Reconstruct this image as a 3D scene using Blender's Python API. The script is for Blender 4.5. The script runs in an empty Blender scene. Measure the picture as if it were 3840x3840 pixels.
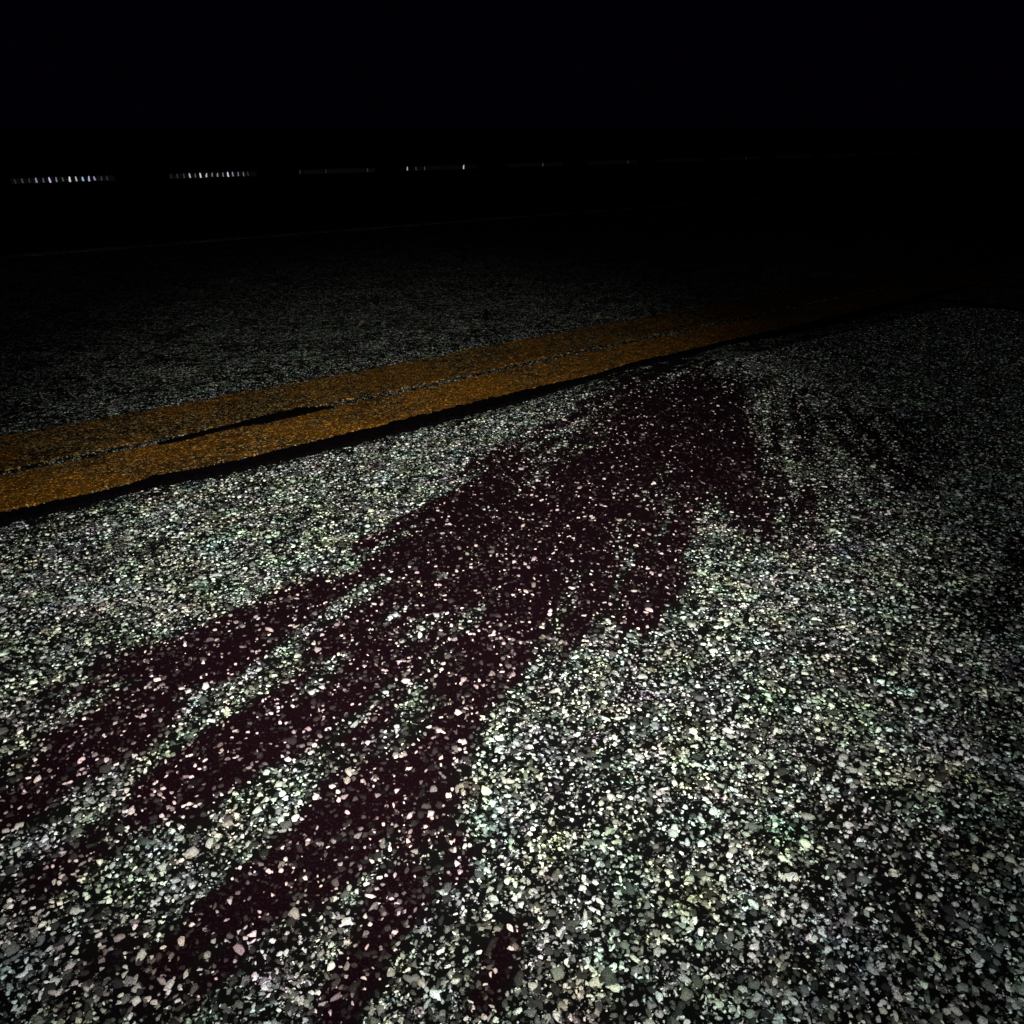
import bpy, bmesh, math, random
import numpy as np
from mathutils import Vector, Matrix

random.seed(7); rng = np.random.default_rng(11)
S = bpy.context.scene
C = S.collection
H = 0.6                      # camera height: somebody crouching on the road
F = 2900.0                   # focal length in pixels of the 3840 px photograph
PHI = math.atan(1440 / F)    # pitch down
TH = math.atan(4480 * math.cos(PHI) / F)   # heading of the road, to the right of the view
DU = Vector((math.sin(TH), math.cos(TH), 0))      # along the road
DV = Vector((-math.cos(TH), math.sin(TH), 0))     # across the road, away from the camera

def P(u, v, z=0.0): return Vector((DU.x*u + DV.x*v, DU.y*u + DV.y*v, z))
def ground(x, y):
    a = (x-1920)/F; b = -(y-1920)/F
    dy = math.cos(PHI) + b*math.sin(PHI); dz = -math.sin(PHI) + b*math.cos(PHI)
    t = H / -dz
    X, Y = a*t, dy*t
    return (X*DU.x + Y*DU.y, X*DV.x + Y*DV.y)

def link(name, me, mats=(), parent=None):
    o = bpy.data.objects.new(name, me); C.objects.link(o)
    for m in mats: me.materials.append(m)
    if parent: o.parent = parent
    return o
def tag(o, label=None, cat=None, group=None, kind=None):
    if label: o['label'] = label
    if cat: o['category'] = cat
    if group: o['group'] = group
    if kind: o['kind'] = kind
    return o
def mesh(name, verts, faces, smooth=False):
    me = bpy.data.meshes.new(name); me.from_pydata([tuple(v) for v in verts], [], faces)
    if smooth: me.polygons.foreach_set('use_smooth', [True]*len(me.polygons))
    me.update(); return me
def grid_mesh(name, us, vs, zf=None):
    U, V = np.meshgrid(us, vs, indexing='ij'); n, m = U.shape
    co = np.zeros((n*m, 3), np.float32)
    co[:, 0] = (DU.x*U + DV.x*V).ravel(); co[:, 1] = (DU.y*U + DV.y*V).ravel()
    if zf is not None: co[:, 2] = zf(U, V).ravel()
    i = np.arange(n*m).reshape(n, m)
    q = np.stack([i[:-1, :-1], i[:-1, 1:], i[1:, 1:], i[1:, :-1]], -1).reshape(-1, 4)
    # u, v order must face upward
    q = q[:, ::-1] if (DU.x*DV.y - DU.y*DV.x) < 0 else q[:, ::-1]
    me = bpy.data.meshes.new(name)
    me.vertices.add(n*m); me.vertices.foreach_set('co', co.ravel())
    me.loops.add(q.size); me.loops.foreach_set('vertex_index', q.ravel().astype(np.int32))
    me.polygons.add(len(q)); me.polygons.foreach_set('loop_start', np.arange(0, q.size, 4, dtype=np.int32))
    me.update(calc_edges=True); me.validate()
    if len(me.polygons) and me.polygons[0].normal.z < 0: me.flip_normals()
    return me, co

# ------------------------------------------------------------------ node helper
class N:
    def __init__(s, name):
        s.m = bpy.data.materials.new(name); s.m.use_nodes = True
        s.t = s.m.node_tree; s.t.nodes.clear()
    def n(s, typ, ins=None, **kw):
        nd = s.t.nodes.new(typ)
        for k, v in kw.items(): setattr(nd, k, v)
        for k, v in (ins or {}).items(): s.set(nd.inputs[k], v)
        return nd
    def set(s, sock, v):
        if hasattr(v, 'is_output'): s.t.links.new(v, sock)
        elif isinstance(v, (tuple, list)) and sock.type == 'RGBA' and len(v) == 3: sock.default_value = (*v, 1)
        else: sock.default_value = v
    def math(s, op, a, b=0.0, c=None, clamp=False):
        nd = s.t.nodes.new('ShaderNodeMath'); nd.operation = op; nd.use_clamp = clamp
        s.set(nd.inputs[0], a); s.set(nd.inputs[1], b)
        if c is not None: s.set(nd.inputs[2], c)
        return nd.outputs[0]
    def ramp(s, v, a, b, lo=0.0, hi=1.0, smooth=True):
        nd = s.t.nodes.new('ShaderNodeMapRange'); nd.interpolation_type = 'SMOOTHSTEP' if smooth else 'LINEAR'
        for k, x in zip(('Value', 'From Min', 'From Max', 'To Min', 'To Max'), (v, a, b, lo, hi)): s.set(nd.inputs[k], x)
        return nd.outputs[0]
    def mix(s, f, a, b, blend='MIX'):
        nd = s.t.nodes.new('ShaderNodeMix'); nd.data_type = 'RGBA'; nd.blend_type = blend; nd.clamp_result = False
        s.set(nd.inputs['Factor'], f); s.set(nd.inputs['A'], a); s.set(nd.inputs['B'], b)
        return nd.outputs['Result']
    def vmath(s, op, a, b=None, scale=None):
        nd = s.t.nodes.new('ShaderNodeVectorMath'); nd.operation = op
        s.set(nd.inputs[0], a)
        if b is not None: s.set(nd.inputs[1], b)
        if scale is not None: s.set(nd.inputs['Scale'], scale)
        return nd.outputs[0]
    def noise(s, vec, scale, detail=2, rough=.5, out='Fac', dist=0.0):
        nd = s.n('ShaderNodeTexNoise', {'Vector': vec, 'Scale': scale, 'Detail': detail, 'Roughness': rough, 'Distortion': dist})
        return nd.outputs[out]
    def voro(s, vec, scale, feature='F1', rnd=1.0):
        nd = s.n('ShaderNodeTexVoronoi', {'Vector': vec, 'Scale': scale, 'Randomness': rnd}, feature=feature)
        return nd
    def finish(s, color, rough, height=None, dist=.002, strength=1.0, metallic=0.0, spec=.5):
        b = s.n('ShaderNodeBsdfPrincipled', {'Base Color': color, 'Roughness': rough, 'Metallic': metallic, 'Specular IOR Level': spec})
        if height is not None:
            bp = s.n('ShaderNodeBump', {'Height': height, 'Distance': dist, 'Strength': strength})
            s.t.links.new(bp.outputs[0], b.inputs['Normal'])
        o = s.n('ShaderNodeOutputMaterial'); s.t.links.new(b.outputs[0], o.inputs[0])
        return s.m

def aggregate(g, vec, stain=0.0, cover=0.0):
    """pale stone chips of three sizes in black binder: returns stone mask, brightness, height, tint"""
    w = g.noise(vec, 260, 3, .6, 'Color')
    w2 = g.noise(vec, 75, 2, .5, 'Color')
    off = g.vmath('ADD', g.vmath('SCALE', g.vmath('SUBTRACT', w, (.5, .5, .5)), scale=.0075),
                  g.vmath('SCALE', g.vmath('SUBTRACT', w2, (.5, .5, .5)), scale=.010))
    p = g.vmath('ADD', vec, off)
    clump = g.noise(vec, 38, 4, .62)           # 2-3 cm clusters of chips
    patch = g.noise(vec, 7, 3, .55)
    th = g.math('ADD', g.ramp(clump, .30, .70, .90, .56), g.math('MULTIPLY', g.math('SUBTRACT', .5, patch), .5))
    th = g.math('ADD', th, g.math('MULTIPLY', stain, .43))
    th = g.math('ADD', th, cover)
    tot = None; hs = None
    for sc, off_, soft in ((58, .50, .50), (118, .20, .52), (195, .04, .58), (360, .05, .62)):
        v = g.voro(p, sc)
        sep = g.n('ShaderNodeSeparateColor', {'Color': v.outputs['Color']})
        t2 = g.math('ADD', th, off_)
        pres = g.ramp(sep.outputs[0], t2, g.math('ADD', t2, .12))
        body = g.ramp(v.outputs['Distance'], soft, soft-.26)
        br = g.math('MULTIPLY_ADD', g.math('POWER', sep.outputs[1], 1.9), .95, .10)
        m = g.math('MULTIPLY', g.math('MULTIPLY', pres, body), br)
        hh = g.math('MULTIPLY', pres, body)
        tot = m if tot is None else g.math('MAXIMUM', tot, m)
        hs = hh if hs is None else g.math('MAXIMUM', hs, hh)
    fine = g.noise(vec, 900, 3, .7)
    tot = g.math('MULTIPLY', tot, g.ramp(fine, .34, .60, .16, 1.35))
    h = g.math('ADD', g.math('MULTIPLY', hs, .8), g.math('ADD', g.math('MULTIPLY', fine, .35), g.math('MULTIPLY', clump, .6)))
    return tot, h, patch, clump, fine

def asphalt_mat():
    g = N('asphalt')
    vec = g.n('ShaderNodeTexCoord').outputs['Object']
    st = g.n('ShaderNodeAttribute', attribute_name='stain').outputs['Fac']
    edge = g.noise(vec, 110, 4, .65)
    st2 = g.ramp(g.math('ADD', st, g.math('MULTIPLY', g.math('SUBTRACT', edge, .5), .9)), .10, .85)
    tot, h, patch, clump, fine = aggregate(g, vec, st2)
    hue = g.noise(vec, 16, 3, .6, 'Color')
    hue2 = g.noise(g.vmath('ADD', vec, (5, 3, 1)), 70, 2, .6, 'Color')
    tint = g.vmath('ADD', g.vmath('SCALE', g.vmath('SUBTRACT', hue, (.5, .48, .5)), scale=.75),
                   g.vmath('SCALE', g.vmath('SUBTRACT', hue2, (.5, .5, .5)), scale=.55))
    base = g.vmath('ADD', (.80, .86, .74), tint)
    base = g.mix(g.math('MULTIPLY', st2, .45), base, (.95, .62, .68))
    faint = g.math('MULTIPLY', g.math('MULTIPLY', st2, g.ramp(g.noise(vec, 420, 3, .75), .52, .74)), .012)
    tot = g.math('MAXIMUM', tot, faint)
    stone = g.mix(1.0, base, g.n('ShaderNodeCombineColor', {0: tot, 1: tot, 2: tot}).outputs[0], 'MULTIPLY')
    binder = g.mix(st2, (.0020, .0021, .0019), (.0030, .0004, .0012))
    col = g.mix(1.0, stone, binder, 'ADD')
    return g.finish(col, g.mix(st2, (.85, .85, .85), (.75, .75, .75)), h, .0022, 1.0, spec=.02)

def paint_mat(name, colour, wear, seed, dim=.5):
    g = N(name)
    vec = g.n('ShaderNodeTexCoord').outputs['Object']
    vs = g.vmath('ADD', vec, (seed, seed*.7, 0))
    tot, h, patch, clump, fine = aggregate(g, vs, 0.0, -.22)
    big = g.noise(vs, 4.5, 4, .65); mid = g.noise(vs, 30, 3, .6)
    worn = g.ramp(g.math('ADD', g.math('MULTIPLY', big, .6), g.math('MULTIPLY', mid, .4)), wear-.06, wear+.08)
    c = g.mix(1.0, colour, g.n('ShaderNodeCombineColor', {0: tot, 1: tot, 2: tot}).outputs[0], 'MULTIPLY')
    c = g.mix(1.0, c, tuple(x*.10 for x in colour), 'ADD')
    a = g.mix(1.0, (.28, .20, .08), g.n('ShaderNodeCombineColor', {0: tot, 1: tot, 2: tot}).outputs[0], 'MULTIPLY')
    c = g.mix(g.math('MULTIPLY', worn, dim), c, a)
    return g.finish(c, .85, h, .0016, .8, spec=.03)

def chip_mat():
    g = N('pale_stone'); vec = g.n('ShaderNodeTexCoord').outputs['Object']
    tone = g.n('ShaderNodeAttribute', attribute_name='tone').outputs['Fac']
    st = g.n('ShaderNodeAttribute', attribute_name='stain').outputs['Fac']
    hue = g.noise(vec, 16, 3, .6, 'Color'); hue2 = g.noise(vec, 120, 2, .6, 'Color'); f = g.noise(vec, 900, 3, .75)
    tint = g.vmath('ADD', g.vmath('SCALE', g.vmath('SUBTRACT', hue, (.5, .48, .5)), scale=.62),
                   g.vmath('SCALE', g.vmath('SUBTRACT', hue2, (.5, .5, .5)), scale=.34))
    base = g.mix(g.math('MULTIPLY', st, .6), g.vmath('ADD', (.80, .86, .73), tint), (.95, .52, .60))
    k = g.math('MULTIPLY', tone, g.ramp(f, .32, .62, .25, 1.2))
    c = g.mix(1.0, base, g.n('ShaderNodeCombineColor', {0: k, 1: k, 2: k}).outputs[0], 'MULTIPLY')
    return g.finish(c, .85, f, .0008, .8, spec=.05)
NSTONES = 170000
M_chip = chip_mat()
M_asph = asphalt_mat()
M_yel = paint_mat('yellow_paint', (.36, .15, .017), .495, 0.0, .7)
M_yel2 = paint_mat('faded_yellow_paint', (.27, .115, .015), .475, 3.0, .85)
M_white = paint_mat('worn_white_paint', (.95, .95, 1.0), .48, 7.0, .8)

def simple(name, c1, c2, scale, rough, dist=.004, spec=.3):
    g = N(name); vec = g.n('ShaderNodeTexCoord').outputs['Object']
    n1 = g.noise(vec, scale, 5, .65); n2 = g.noise(vec, scale*9, 3, .6)
    f = g.ramp(g.math('ADD', g.math('MULTIPLY', n1, .6), g.math('MULTIPLY', n2, .4)), .35, .65)
    return g.finish(g.mix(f, c1, c2), rough, n2, dist, .7, spec=spec)
M_tar = simple('tar', (.0009, .0007, .0009), (.0020, .0014, .0018), 60, .9, .001, .0)
M_soil = simple('dark_verge', (.006, .006, .005), (.022, .020, .018), 3, .95, .01, .1)
M_curb = simple('grimy_concrete', (.10, .09, .12), (.75, .68, .85), 34, .9, .002, .2)

# ------------------------------------------------------------------ ground + road
gu = np.concatenate([-np.geomspace(1500, 10, 14), np.linspace(-8, 60, 60), np.geomspace(70, 1500, 14)])
gm, _ = grid_mesh('ground', gu, gu, lambda U, V: -0.03 + 0*U)
tag(link('ground', gm, (M_soil,)), kind='structure')

VEDGE = 8.36*H
def stroke_mask(px, py):
    m = np.zeros_like(px)
    strokes = [
     (1.0, [(2640,1530,90),(2600,1620,180),(2520,1750,260),(2320,1940,280),(2080,2150,260),(1980,2350,240),(1880,2560,170)]),
     (1.0, [(2440,1620,40),(2200,1760,85),(1900,1880,130),(1650,2010,110),(1420,2075,60)]),
     (.95,[(2000,2060,150),(1600,2230,150),(1250,2330,110),(900,2420,90),(520,2490,50)]),
     (1.0,[(1900,2420,190),(1550,2560,170),(1250,2680,150),(900,2860,120),(600,3010,100)]),
     (.9,[(1900,2620,140),(1700,2840,130),(1480,3050,120),(1200,3230,110),(800,3420,130)]),
     (.85,[(1420,2080,40),(1350,2200,60),(1050,2300,60)]),
     (.72, [(2520,1960,60),(2440,2150,60),(2340,2350,65),(2300,2440,40)]),
     (.62,[(2230,2620,28),(2180,2760,40),(2120,2900,50),(2080,2990,30)]),
     (.6, [(1720,3140,45),(1780,3240,75),(1700,3300,40)]),
     (.55,[(1930,3480,40),(1860,3620,55),(1800,3780,55)]),
     (.5, [(1560,3600,60),(1450,3740,80)]),
     (.52,[(450,2650,200),(250,3050,260),(350,3500,300)]),
     (.56,[(1300,2900,190),(1000,3250,220),(700,3650,240)]),
     (.55,[(1500,3350,120),(1250,3700,160)]),
     (.55,[(900,3150,200),(800,3600,220)]),
     (.46,[(2700,1480,80),(2900,1570,130),(3150,1640,150),(3400,1700,120)]),
     (.35,[(2700,1850,200),(3000,1950,140),(3250,1850,120)]),
     (.42, [(3830,2040,40),(3780,2250,40),(3700,2440,50),(3640,2600,40)]),
     (.4,[(3300,3300,60),(3450,3600,80)]),
     (.35,[(2700,3000,60),(2900,3100,60)]),
    ]
    for s, pts in strokes:
        for (x0,y0,w0),(x1,y1,w1) in zip(pts, pts[1:]):
            dx, dy = x1-x0, y1-y0
            t = np.clip(((px-x0)*dx+(py-y0)*dy)/(dx*dx+dy*dy), 0, 1)
            w = w0+(w1-w0)*t
            d = np.hypot(px-x0-dx*t, py-y0-dy*t)/(w*1.04)
            m = np.maximum(m, s*np.clip(1.25-.62*d, 0, 1))
    return m*(1-.22*np.clip((py-2450)/900, 0, 1))
def vnoise(x, y, seed=0):
    """plain 2-D value noise on arrays, 0..1"""
    R = np.random.default_rng(seed).random((256, 256))
    xi = np.floor(x).astype(int); yi = np.floor(y).astype(int)
    fx = x-xi; fy = y-yi; fx = fx*fx*(3-2*fx); fy = fy*fy*(3-2*fy)
    g_ = lambda a, b: R[a & 255, b & 255]
    return (g_(xi, yi)*(1-fx)*(1-fy)+g_(xi+1, yi)*fx*(1-fy)+g_(xi, yi+1)*(1-fx)*fy+g_(xi+1, yi+1)*fx*fy)
def xy(px_, py_):
    u, v = ground(px_, py_); p = P(u, v); return np.array([p.x, p.y])
TIP = xy(2640, 1450); MID = xy(1500, 2500); ORG = TIP + (TIP-MID)*.55
def streaks(X, Y):
    dx = X-ORG[0]; dy = Y-ORG[1]; rr = np.hypot(dx, dy); an = np.arctan2(dy, dx)
    q = an*(180/math.pi)
    n = .20*vnoise(q*.30+40, rr*2.6+9, 1) + .38*vnoise(q*.95+80, rr*3.4+3, 2) + .32*vnoise(q*2.4+11, rr*7+3, 4) + .10*vnoise(X*70+99, Y*70+99, 3)
    return (n-.5)*2
def stain_at(X, Y):
    dep = Y*math.cos(PHI) + H*math.sin(PHI); up = Y*math.sin(PHI) - H*math.cos(PHI)
    ok = dep > .12; dd = np.where(ok, dep, 1)
    py_ = 1920 - F*up/dd; head = np.clip((2150-py_)/450, 0, 1)
    base = np.where(ok, stroke_mask(1920 + F*X/dd, py_), 0)*(1+.22*head)
    amp = np.clip(base*2.0, 0, 1)*(1-.45*head)
    m = base*1.10 + streaks(X, Y)*1.75*amp + (vnoise(X*17+77, Y*17+77, 21)-.5)*.75*amp
    return np.clip((m-.18)/.95, 0, 1)
us = np.concatenate([-np.geomspace(300, 2.6, 16), np.arange(-2.5, 3.5, .012), np.geomspace(3.55, 300, 40)])
vs = np.concatenate([np.linspace(-3.6, -1.0, 14), np.arange(-.98, 1.75, .012), np.linspace(1.78, VEDGE, 60)])
rm, co = grid_mesh('road', us, vs)
Xc, Yc = co[:, 0].astype(float), co[:, 1].astype(float)
near = (np.abs(Xc) < 5) & (Yc > 0) & (Yc < 5)
st = np.zeros(len(co), np.float32); st[near] = stain_at(Xc[near], Yc[near])

def stones(n):
    # embedded aggregate standing proud of the binder: irregular flat-topped chips, densest where one can tell them apart
    R = np.random.default_rng(5)
    Y = .22 + 2.7*R.random(n*3)**1.7; half = .14 + .74*(Y*math.cos(PHI)+H*math.sin(PHI))
    X = (R.random(n*3)*2-1)*2.2
    keep = np.abs(X) < half
    X, Y = X[keep][:n], Y[keep][:n]
    V_ = X*DV.x + Y*DV.y
    sm = stain_at(X, Y)
    keep = (V_ < 2.36*H) & (R.random(len(X)) < .55+.9*vnoise(X*22+500, Y*22+500, 8))
    X, Y, sm = X[keep], Y[keep], sm[keep]
    lost = R.random(len(X)) < sm**.75*np.clip(.72+.30*vnoise(X*38+300, Y*38+300, 12), 0, .97)*(.66+.34*np.clip((Y-.6)/.9, 0, 1))    # chips drowned in or coated with the stain
    keep = ~lost | (R.random(len(X)) < .55)
    X, Y, sm, lost = X[keep], Y[keep], sm[keep], lost[keep]; n = len(X)
    r = np.exp(R.normal(math.log(.0023), .40, n)).clip(.001, .0072)
    rot = R.random(n)*6.283; el = R.uniform(.40, .95, n)
    K = 6; th = (np.arange(K)/K*2*math.pi)[None, :] + R.uniform(-.34, .34, (n, K))
    rad = R.uniform(.55, 1.30, (n, K)); top = R.uniform(.60, .95, (n, K))
    h = r*R.uniform(.16, .42, n)
    tilt = R.normal(0, .22, (n, 2))
    cx = np.cos(th)*rad; cy = np.sin(th)*rad*el[:, None]
    def place(x, y, z):
        X_ = X[:, None] + r[:, None]*(x*np.cos(rot)[:, None]-y*np.sin(rot)[:, None])
        Y_ = Y[:, None] + r[:, None]*(x*np.sin(rot)[:, None]+y*np.cos(rot)[:, None])
        return np.stack([X_, Y_, z], -1)
    base = place(cx, cy, np.full((n, K), -.0004))
    tx, ty = cx*top, cy*top
    tp = place(tx, ty, h[:, None] + r[:, None]*(tx*tilt[:, :1]+ty*tilt[:, 1:])*.8 + .0002)
    V = np.concatenate([base, tp], 1).reshape(-1, 3).astype(np.float32)
    i = np.arange(K); k = (i+1) % K
    side = np.stack([i, k, K+k, K+i], -1)                       # (K,4)
    o = (np.arange(n)*2*K)[:, None]
    loops = np.concatenate([(side.reshape(1, -1) + o), (K+i)[None, :] + o], 1).ravel().astype(np.int32)
    counts = np.tile(np.array([4]*K+[K], np.int32), n)
    tone = (.03 + .97*R.random(n)**3.3)*(1-.15*sm)
    tone[r > .0045] *= .8
    tone[lost] = R.uniform(.002, .022, int(lost.sum()))
    return V, loops, counts, np.repeat(tone.astype(np.float32), 2*K), np.repeat(sm.astype(np.float32), 2*K)
SV, SL, SC, ST, SS = stones(NSTONES)
n0 = len(rm.vertices); f0 = len(rm.polygons); l0 = len(rm.loops)
old = np.empty(l0, np.int32); rm.loops.foreach_get('vertex_index', old)
me = bpy.data.meshes.new('road')
me.vertices.add(n0+len(SV)); me.vertices.foreach_set('co', np.concatenate([co, SV]).ravel())
me.loops.add(l0+len(SL)); me.loops.foreach_set('vertex_index', np.concatenate([old, SL+n0]))
cnt = np.concatenate([np.full(f0, 4, np.int32), SC]); start = np.concatenate([[0], np.cumsum(cnt)[:-1]]).astype(np.int32)
me.polygons.add(len(cnt)); me.polygons.foreach_set('loop_start', start)
me.update(calc_edges=True)
me.polygons.foreach_set('material_index', np.concatenate([np.zeros(f0, np.int32), np.ones(len(SC), np.int32)]))
rm = me
st = np.concatenate([st, SS]); tone = np.concatenate([np.zeros(n0, np.float32), ST])
a = rm.attributes.new('tone', 'FLOAT', 'POINT'); a.data.foreach_set('value', tone)
a = rm.attributes.new('stain', 'FLOAT', 'POINT'); a.data.foreach_set('value', st)
road = tag(link('road', rm, (M_asph, M_chip)), kind='structure')

# road shoulder step at the far edge (a real thickness down to the verge)
def ribbon(name, path, widths, z, mat, thick=.0, subdiv=1, rag=0.0):
    """a strip along ground points (u, v) with its own width; ragged edges; real thickness"""
    pts, ws = [], []
    for i in range(len(path)-1):
        for k in range(subdiv):
            t = k/subdiv
            pts.append(tuple(path[i][j]*(1-t)+path[i+1][j]*t for j in (0, 1))); ws.append(widths[i]*(1-t)+widths[i+1]*t)
    pts.append(path[-1]); ws.append(widths[-1])
    V, Fc = [], []
    for i, (p, w) in enumerate(zip(pts, ws)):
        q0 = pts[max(i-1, 0)]; q1 = pts[min(i+1, len(pts)-1)]
        d = Vector((q1[0]-q0[0], q1[1]-q0[1])).normalized(); nn = Vector((-d.y, d.x))
        wa = w/2*(1+random.uniform(-rag, rag)); wb = w/2*(1+random.uniform(-rag, rag))
        A = P(p[0]+nn.x*wa, p[1]+nn.y*wa, z); B = P(p[0]-nn.x*wb, p[1]-nn.y*wb, z)
        e = 1.0 + .12
        A2 = P(p[0]+nn.x*(wa+thick), p[1]+nn.y*(wa+thick), .0005); B2 = P(p[0]-nn.x*(wb+thick), p[1]-nn.y*(wb+thick), .0005)
        V += [A2, A, B, B2]
        if i:
            o = 4*i
            for j in range(3): Fc.append((o-4+j, o+j, o+j+1, o-4+j+1))
    me = mesh(name, V, Fc)
    me.update()
    if sum(pl.normal.z for pl in me.polygons) < 0: me.flip_normals()
    return link(name, me, (mat,))

DRIFT_U = [0, .5, 1.0, 1.35, 1.75, 2.4, 3.3, 6]; DRIFT_V = [0, 0, .008, .03, .038, .05, .06, .08]
# yellow lines: long strips with ragged worn edges
def line(name, v0, v1, z, mat, ua=-3, ub=120, rag=.04):
    n = []
    u = ua
    while u < ub:
        n.append(u); u += .012 if u < 4 else .03+.03*(u-4)
    path = [(x, (v0+v1)/2 + .003*math.sin(x*2.1) + float(np.interp(x, DRIFT_U, DRIFT_V))) for x in n]
    return ribbon(name, path, [v1-v0]*len(path), z, mat, .003, 1, rag)
tag(line('yellow_line', 2.50*H, 2.79*H, .004, M_yel, rag=.07), 'brighter orange yellow painted line running directly beside the black tar seam', 'road line', 'double yellow lines')
tag(line('yellow_line', 2.85*H, 3.19*H, .004, M_yel2, rag=.08), 'dimmer worn yellow line, the farther of the double line from the tar seam', 'road line', 'double yellow lines')
tag(line('edge_line', 8.16*H, 8.30*H, .004, M_white, rag=.35), 'thin worn whitish line along the far edge of the asphalt', 'road line')

# tar seams traced on the road surface
def seam(name, pts, label, sub=7, rag=.16, z=.007):
    path = [ground(x, y) for x, y, w in pts]; ws = []
    for (x, y, w) in pts:
        a_ = ground(x, y-w/2); b_ = ground(x, y+w/2); ws.append(abs(a_[1]-b_[1])*.72)
    return tag(ribbon(name, path, ws, z, M_tar, .004, sub*3, rag*1.5), label, 'tar seam')
seam('tar_seam', [(-500,2075,45),(0,1954,40),(331,1879,34),(480,1840,28),(596,1806,40),(795,1774,42),(994,1728,44),(1280,1659,50),(1611,1576,52),(1876,1510,46),(2060,1462,34),(2141,1441,24),(2234,1417,14),(2313,1389,9),(2406,1364,16),(2560,1334,24),(2660,1306,12),(2720,1290,12),(2891,1257,27),(3090,1213,30),(3289,1164,27),(3410,1134,24),(3487,1112,15),(3653,1072,9),(3900,1010,6)],
     'long black tar seam running along the near side of the yellow lines')
seam('tar_seam', [(596,1673,8),(680,1655,14),(795,1624,20),(850,1612,15),(994,1581,34),(1130,1550,36),(1180,1543,24),(1215,1538,12),(1255,1534,4)],
     'short black tar smear lying between the two yellow lines')
seam('tar_seam', [(3440,1128,10),(3520,1130,13),(3620,1139,15),(3730,1155,14),(3840,1166,14),(4000,1180,14)],
     'thin black seam branching right and downward off the long tar seam at its far end')

# ------------------------------------------------------------------ low blocks with reflectors
CAMP = Vector((0, 0, H))
BV = 20.5*H
def block_mesh(L):
    bm = bmesh.new()
    prof = [(-.07, 0), (-.065, .052), (-.05, .064), (.05, .064), (.065, .052), (.07, 0)]  # (across, up)
    n = 12; rings = []
    for i in range(n+1):
        u = L*i/n
        rings.append([bm.verts.new(P(u, v_+random.uniform(-.002, .002), z_+(random.uniform(-.002, .002) if z_ else 0))) for v_, z_ in prof])
    for r0, r1 in zip(rings, rings[1:]):
        for j in range(len(prof)-1): bm.faces.new((r0[j], r1[j], r1[j+1], r0[j+1]))
    bm.faces.new(rings[0]); bm.faces.new(rings[-1][::-1])
    bmesh.ops.recalc_face_normals(bm, faces=bm.faces)
    me = bpy.data.meshes.new('kerb_block'); bm.to_mesh(me); bm.free(); return me
RM = {}
TINT = {'w': (1, 1, 1), 'p': (.95, .72, 1), 'b': (.62, .78, 1), 'y': (1, .93, .80)}
def refl_mat(b, t):
    k = (round(b, 2), t)
    if k not in RM:
        g = N('reflector_' + {'w': 'white', 'p': 'mauve', 'b': 'blue', 'y': 'cream'}[t])
        c = tuple(min(1.0, x*b) for x in TINT[t])  # strength and hue of each glint painted into the metal colour
        RM[k] = g.finish(c, .17, metallic=1.0)
    return RM[k]
def reflector(parent, wp, b, t, w=.011, h=.05):
    """a small upright faceted lens turned straight at the camera to glint; glint brightness painted into its colour"""
    n = (CAMP - wp).normalized()
    s = n.cross(Vector((0, 0, 1))).normalized(); u_ = s.cross(n)
    k = random.uniform(-.35, .35)
    out = [(-.5, -.42), (-.15, -.5), (.45, -.46), (.55+k*.2, -.1), (.30+k, .28), (.1+k, .5), (-.35+k, .42), (-.4+k*.3, 0)]
    pts = [(x*w, y*h) for x, y in out]
    V = [n*.004 + s*x + u_*y for x, y in pts] + [n*-.010 + s*x*1.15 + u_*y*1.08 for x, y in pts]
    m = len(pts)
    Fc = [tuple(range(m))] + [(i, (i+1) % m, m+(i+1) % m, m+i)[::-1] for i in range(m)] + [tuple(range(2*m-1, m-1, -1))]
    me = mesh('reflector', V, Fc)
    if me.polygons[0].normal.dot(n) < 0: me.flip_normals()
    o = link('reflector', me, (refl_mat(b, t),), parent)
    o.location = wp - parent.location
    return o
glints = {
 0: [(57,.04,'w'),(84,.10,'y'),(109,.05,'w'),(136,.42,'p'),(162,.14,'w'),(187,.95,'p'),(211,.30,'w'),(236,.13,'w'),(261,1.6,'y'),(286,.75,'y'),(311,.85,'b'),(333,.95,'b'),(355,.5,'p'),(380,.07,'w'),(402,.06,'p')],
 1: [(640,.04,'p'),(665,.05,'w'),(690,.07,'w'),(712,.85,'p'),(732,.15,'w'),(752,1.0,'w'),(773,.65,'w'),(795,.3,'w'),(815,.35,'w'),(836,.25,'w'),(855,2.2,'w'),(873,.42,'p'),(893,.28,'w'),(913,.22,'w'),(930,.06,'p')],
 2: [(1125,.05,'b'),(1222,.03,'w'),(1378,.05,'w')],
 3: [(1527,.6,'w'),(1560,.08,'w'),(1592,.08,'w'),(1738,1.6,'p')],
 4: [(2035,.09,'w')],
 5: [(2354,.06,'p')],
 7: [(2798,.03,'w')],
}
desc = ['leftmost low kerb block in the dark, with a row of bright white and bluish glints',
 'second low kerb block from the left, with bright glints along its right half',
 'third low kerb block from the left, evenly dim and without a bright glint',
 'fourth low kerb block from the left, with one bright mauve glint at its right end',
 'fifth low kerb block from the left, dim and near the middle of the row',
 'sixth low kerb block from the left, dim with a tiny speck at its right end',
 'seventh low kerb block from the left, faint with a gap before the eighth',
 'eighth low kerb block from the left, faint, just left of the barely visible ninth',
 'ninth low kerb block from the left, barely visible',
 'tenth low kerb block from the left, almost lost in the dark',
 'eleventh low kerb block from the left, almost lost in the dark',
 'twelfth low kerb block from the left, above the far end of the tar seam',
 'thirteenth low kerb block from the left, next to last at the right',
 'fourteenth and last low kerb block in view at the right edge of the picture']
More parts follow.
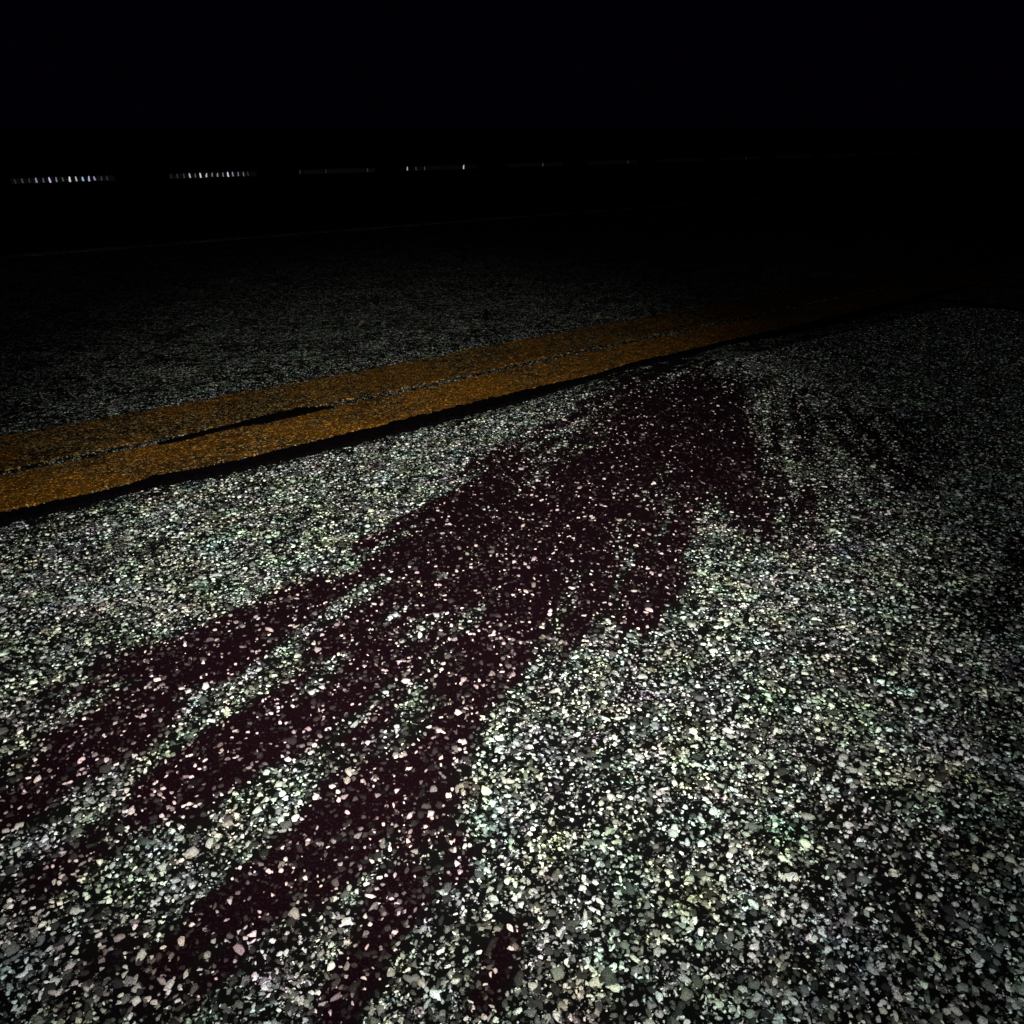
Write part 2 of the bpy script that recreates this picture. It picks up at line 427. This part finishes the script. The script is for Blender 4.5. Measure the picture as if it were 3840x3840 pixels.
def u_at(px_, v, z):
    a_ = (px_-1920)/F
    # solve for u with the given image x on the line v
    lo, hi = -5.0, 200.0
    for _ in range(60):
        mid = (lo+hi)/2; w = P(mid, v, z); dep_ = w.y*math.cos(PHI) + (H-z)*math.sin(PHI)
        if w.x/dep_ < a_: lo = mid
        else: hi = mid
    return lo
for k, lab in enumerate(desc):
    u0 = (1.80+3.22*k)*H + (0 if k < 6 else -.05)
    o = bpy.data.objects.new('kerb_block', None); C.objects.link(o); o.empty_display_size = .1
    o.location = P(u0, BV, -.03)
    link('block_body', block_mesh(2.0*H), (M_curb,), o)
    tag(o, lab, 'kerb block', 'low kerb blocks in a broken row beyond the road')
    for x_, b_, t_ in glints.get(k, []):
        z_ = random.uniform(.000, .006)
        u_ = u_at(x_, BV-.075, z_)
        reflector(o, P(u_, BV-.078, z_), b_, t_, random.uniform(.018, .024) if b_ > .3 else .016, random.uniform(.05, .062) if b_ < .9 else .066)

# ------------------------------------------------------------------ light: night sky and the camera's own flash
W = bpy.data.worlds.new('World'); S.world = W; W.use_nodes = True
bg = W.node_tree.nodes['Background']; bg.inputs[0].default_value = (.45, .10, 1, 1); bg.inputs[1].default_value = .0012
L = bpy.data.lights.new('flash', 'SPOT'); L.energy = 400; L.color = (1, .985, .93)
L.spot_size = math.radians(57); L.spot_blend = 1.0; L.shadow_soft_size = .006
lo = bpy.data.objects.new('flash', L); C.objects.link(lo)
lo.location = (.10, -.22, H+.58)
def aim(px_, py_):
    u, v = ground(px_, py_); return P(u, v, 0)
lo.rotation_euler = (aim(1682, 1960) - lo.location).to_track_quat('-Z', 'Y').to_euler()

L2 = bpy.data.lights.new('flash_spill', 'POINT'); L2.energy = 38; L2.color = (.93, .97, 1); L2.shadow_soft_size = .006
l2 = bpy.data.objects.new('flash_spill', L2); C.objects.link(l2); l2.location = lo.location

cam = bpy.data.cameras.new('camera'); co_ = bpy.data.objects.new('camera', cam); C.objects.link(co_)
co_.location = CAMP; co_.rotation_euler = (math.pi/2 - PHI, 0, 0)
cam.sensor_width = 36; cam.lens = 36*F/3840; cam.clip_start = .02; cam.clip_end = 5000
S.camera = co_
S.view_settings.view_transform = 'Standard'; S.view_settings.look = 'None'
S.view_settings.exposure = 0; S.view_settings.gamma = 1
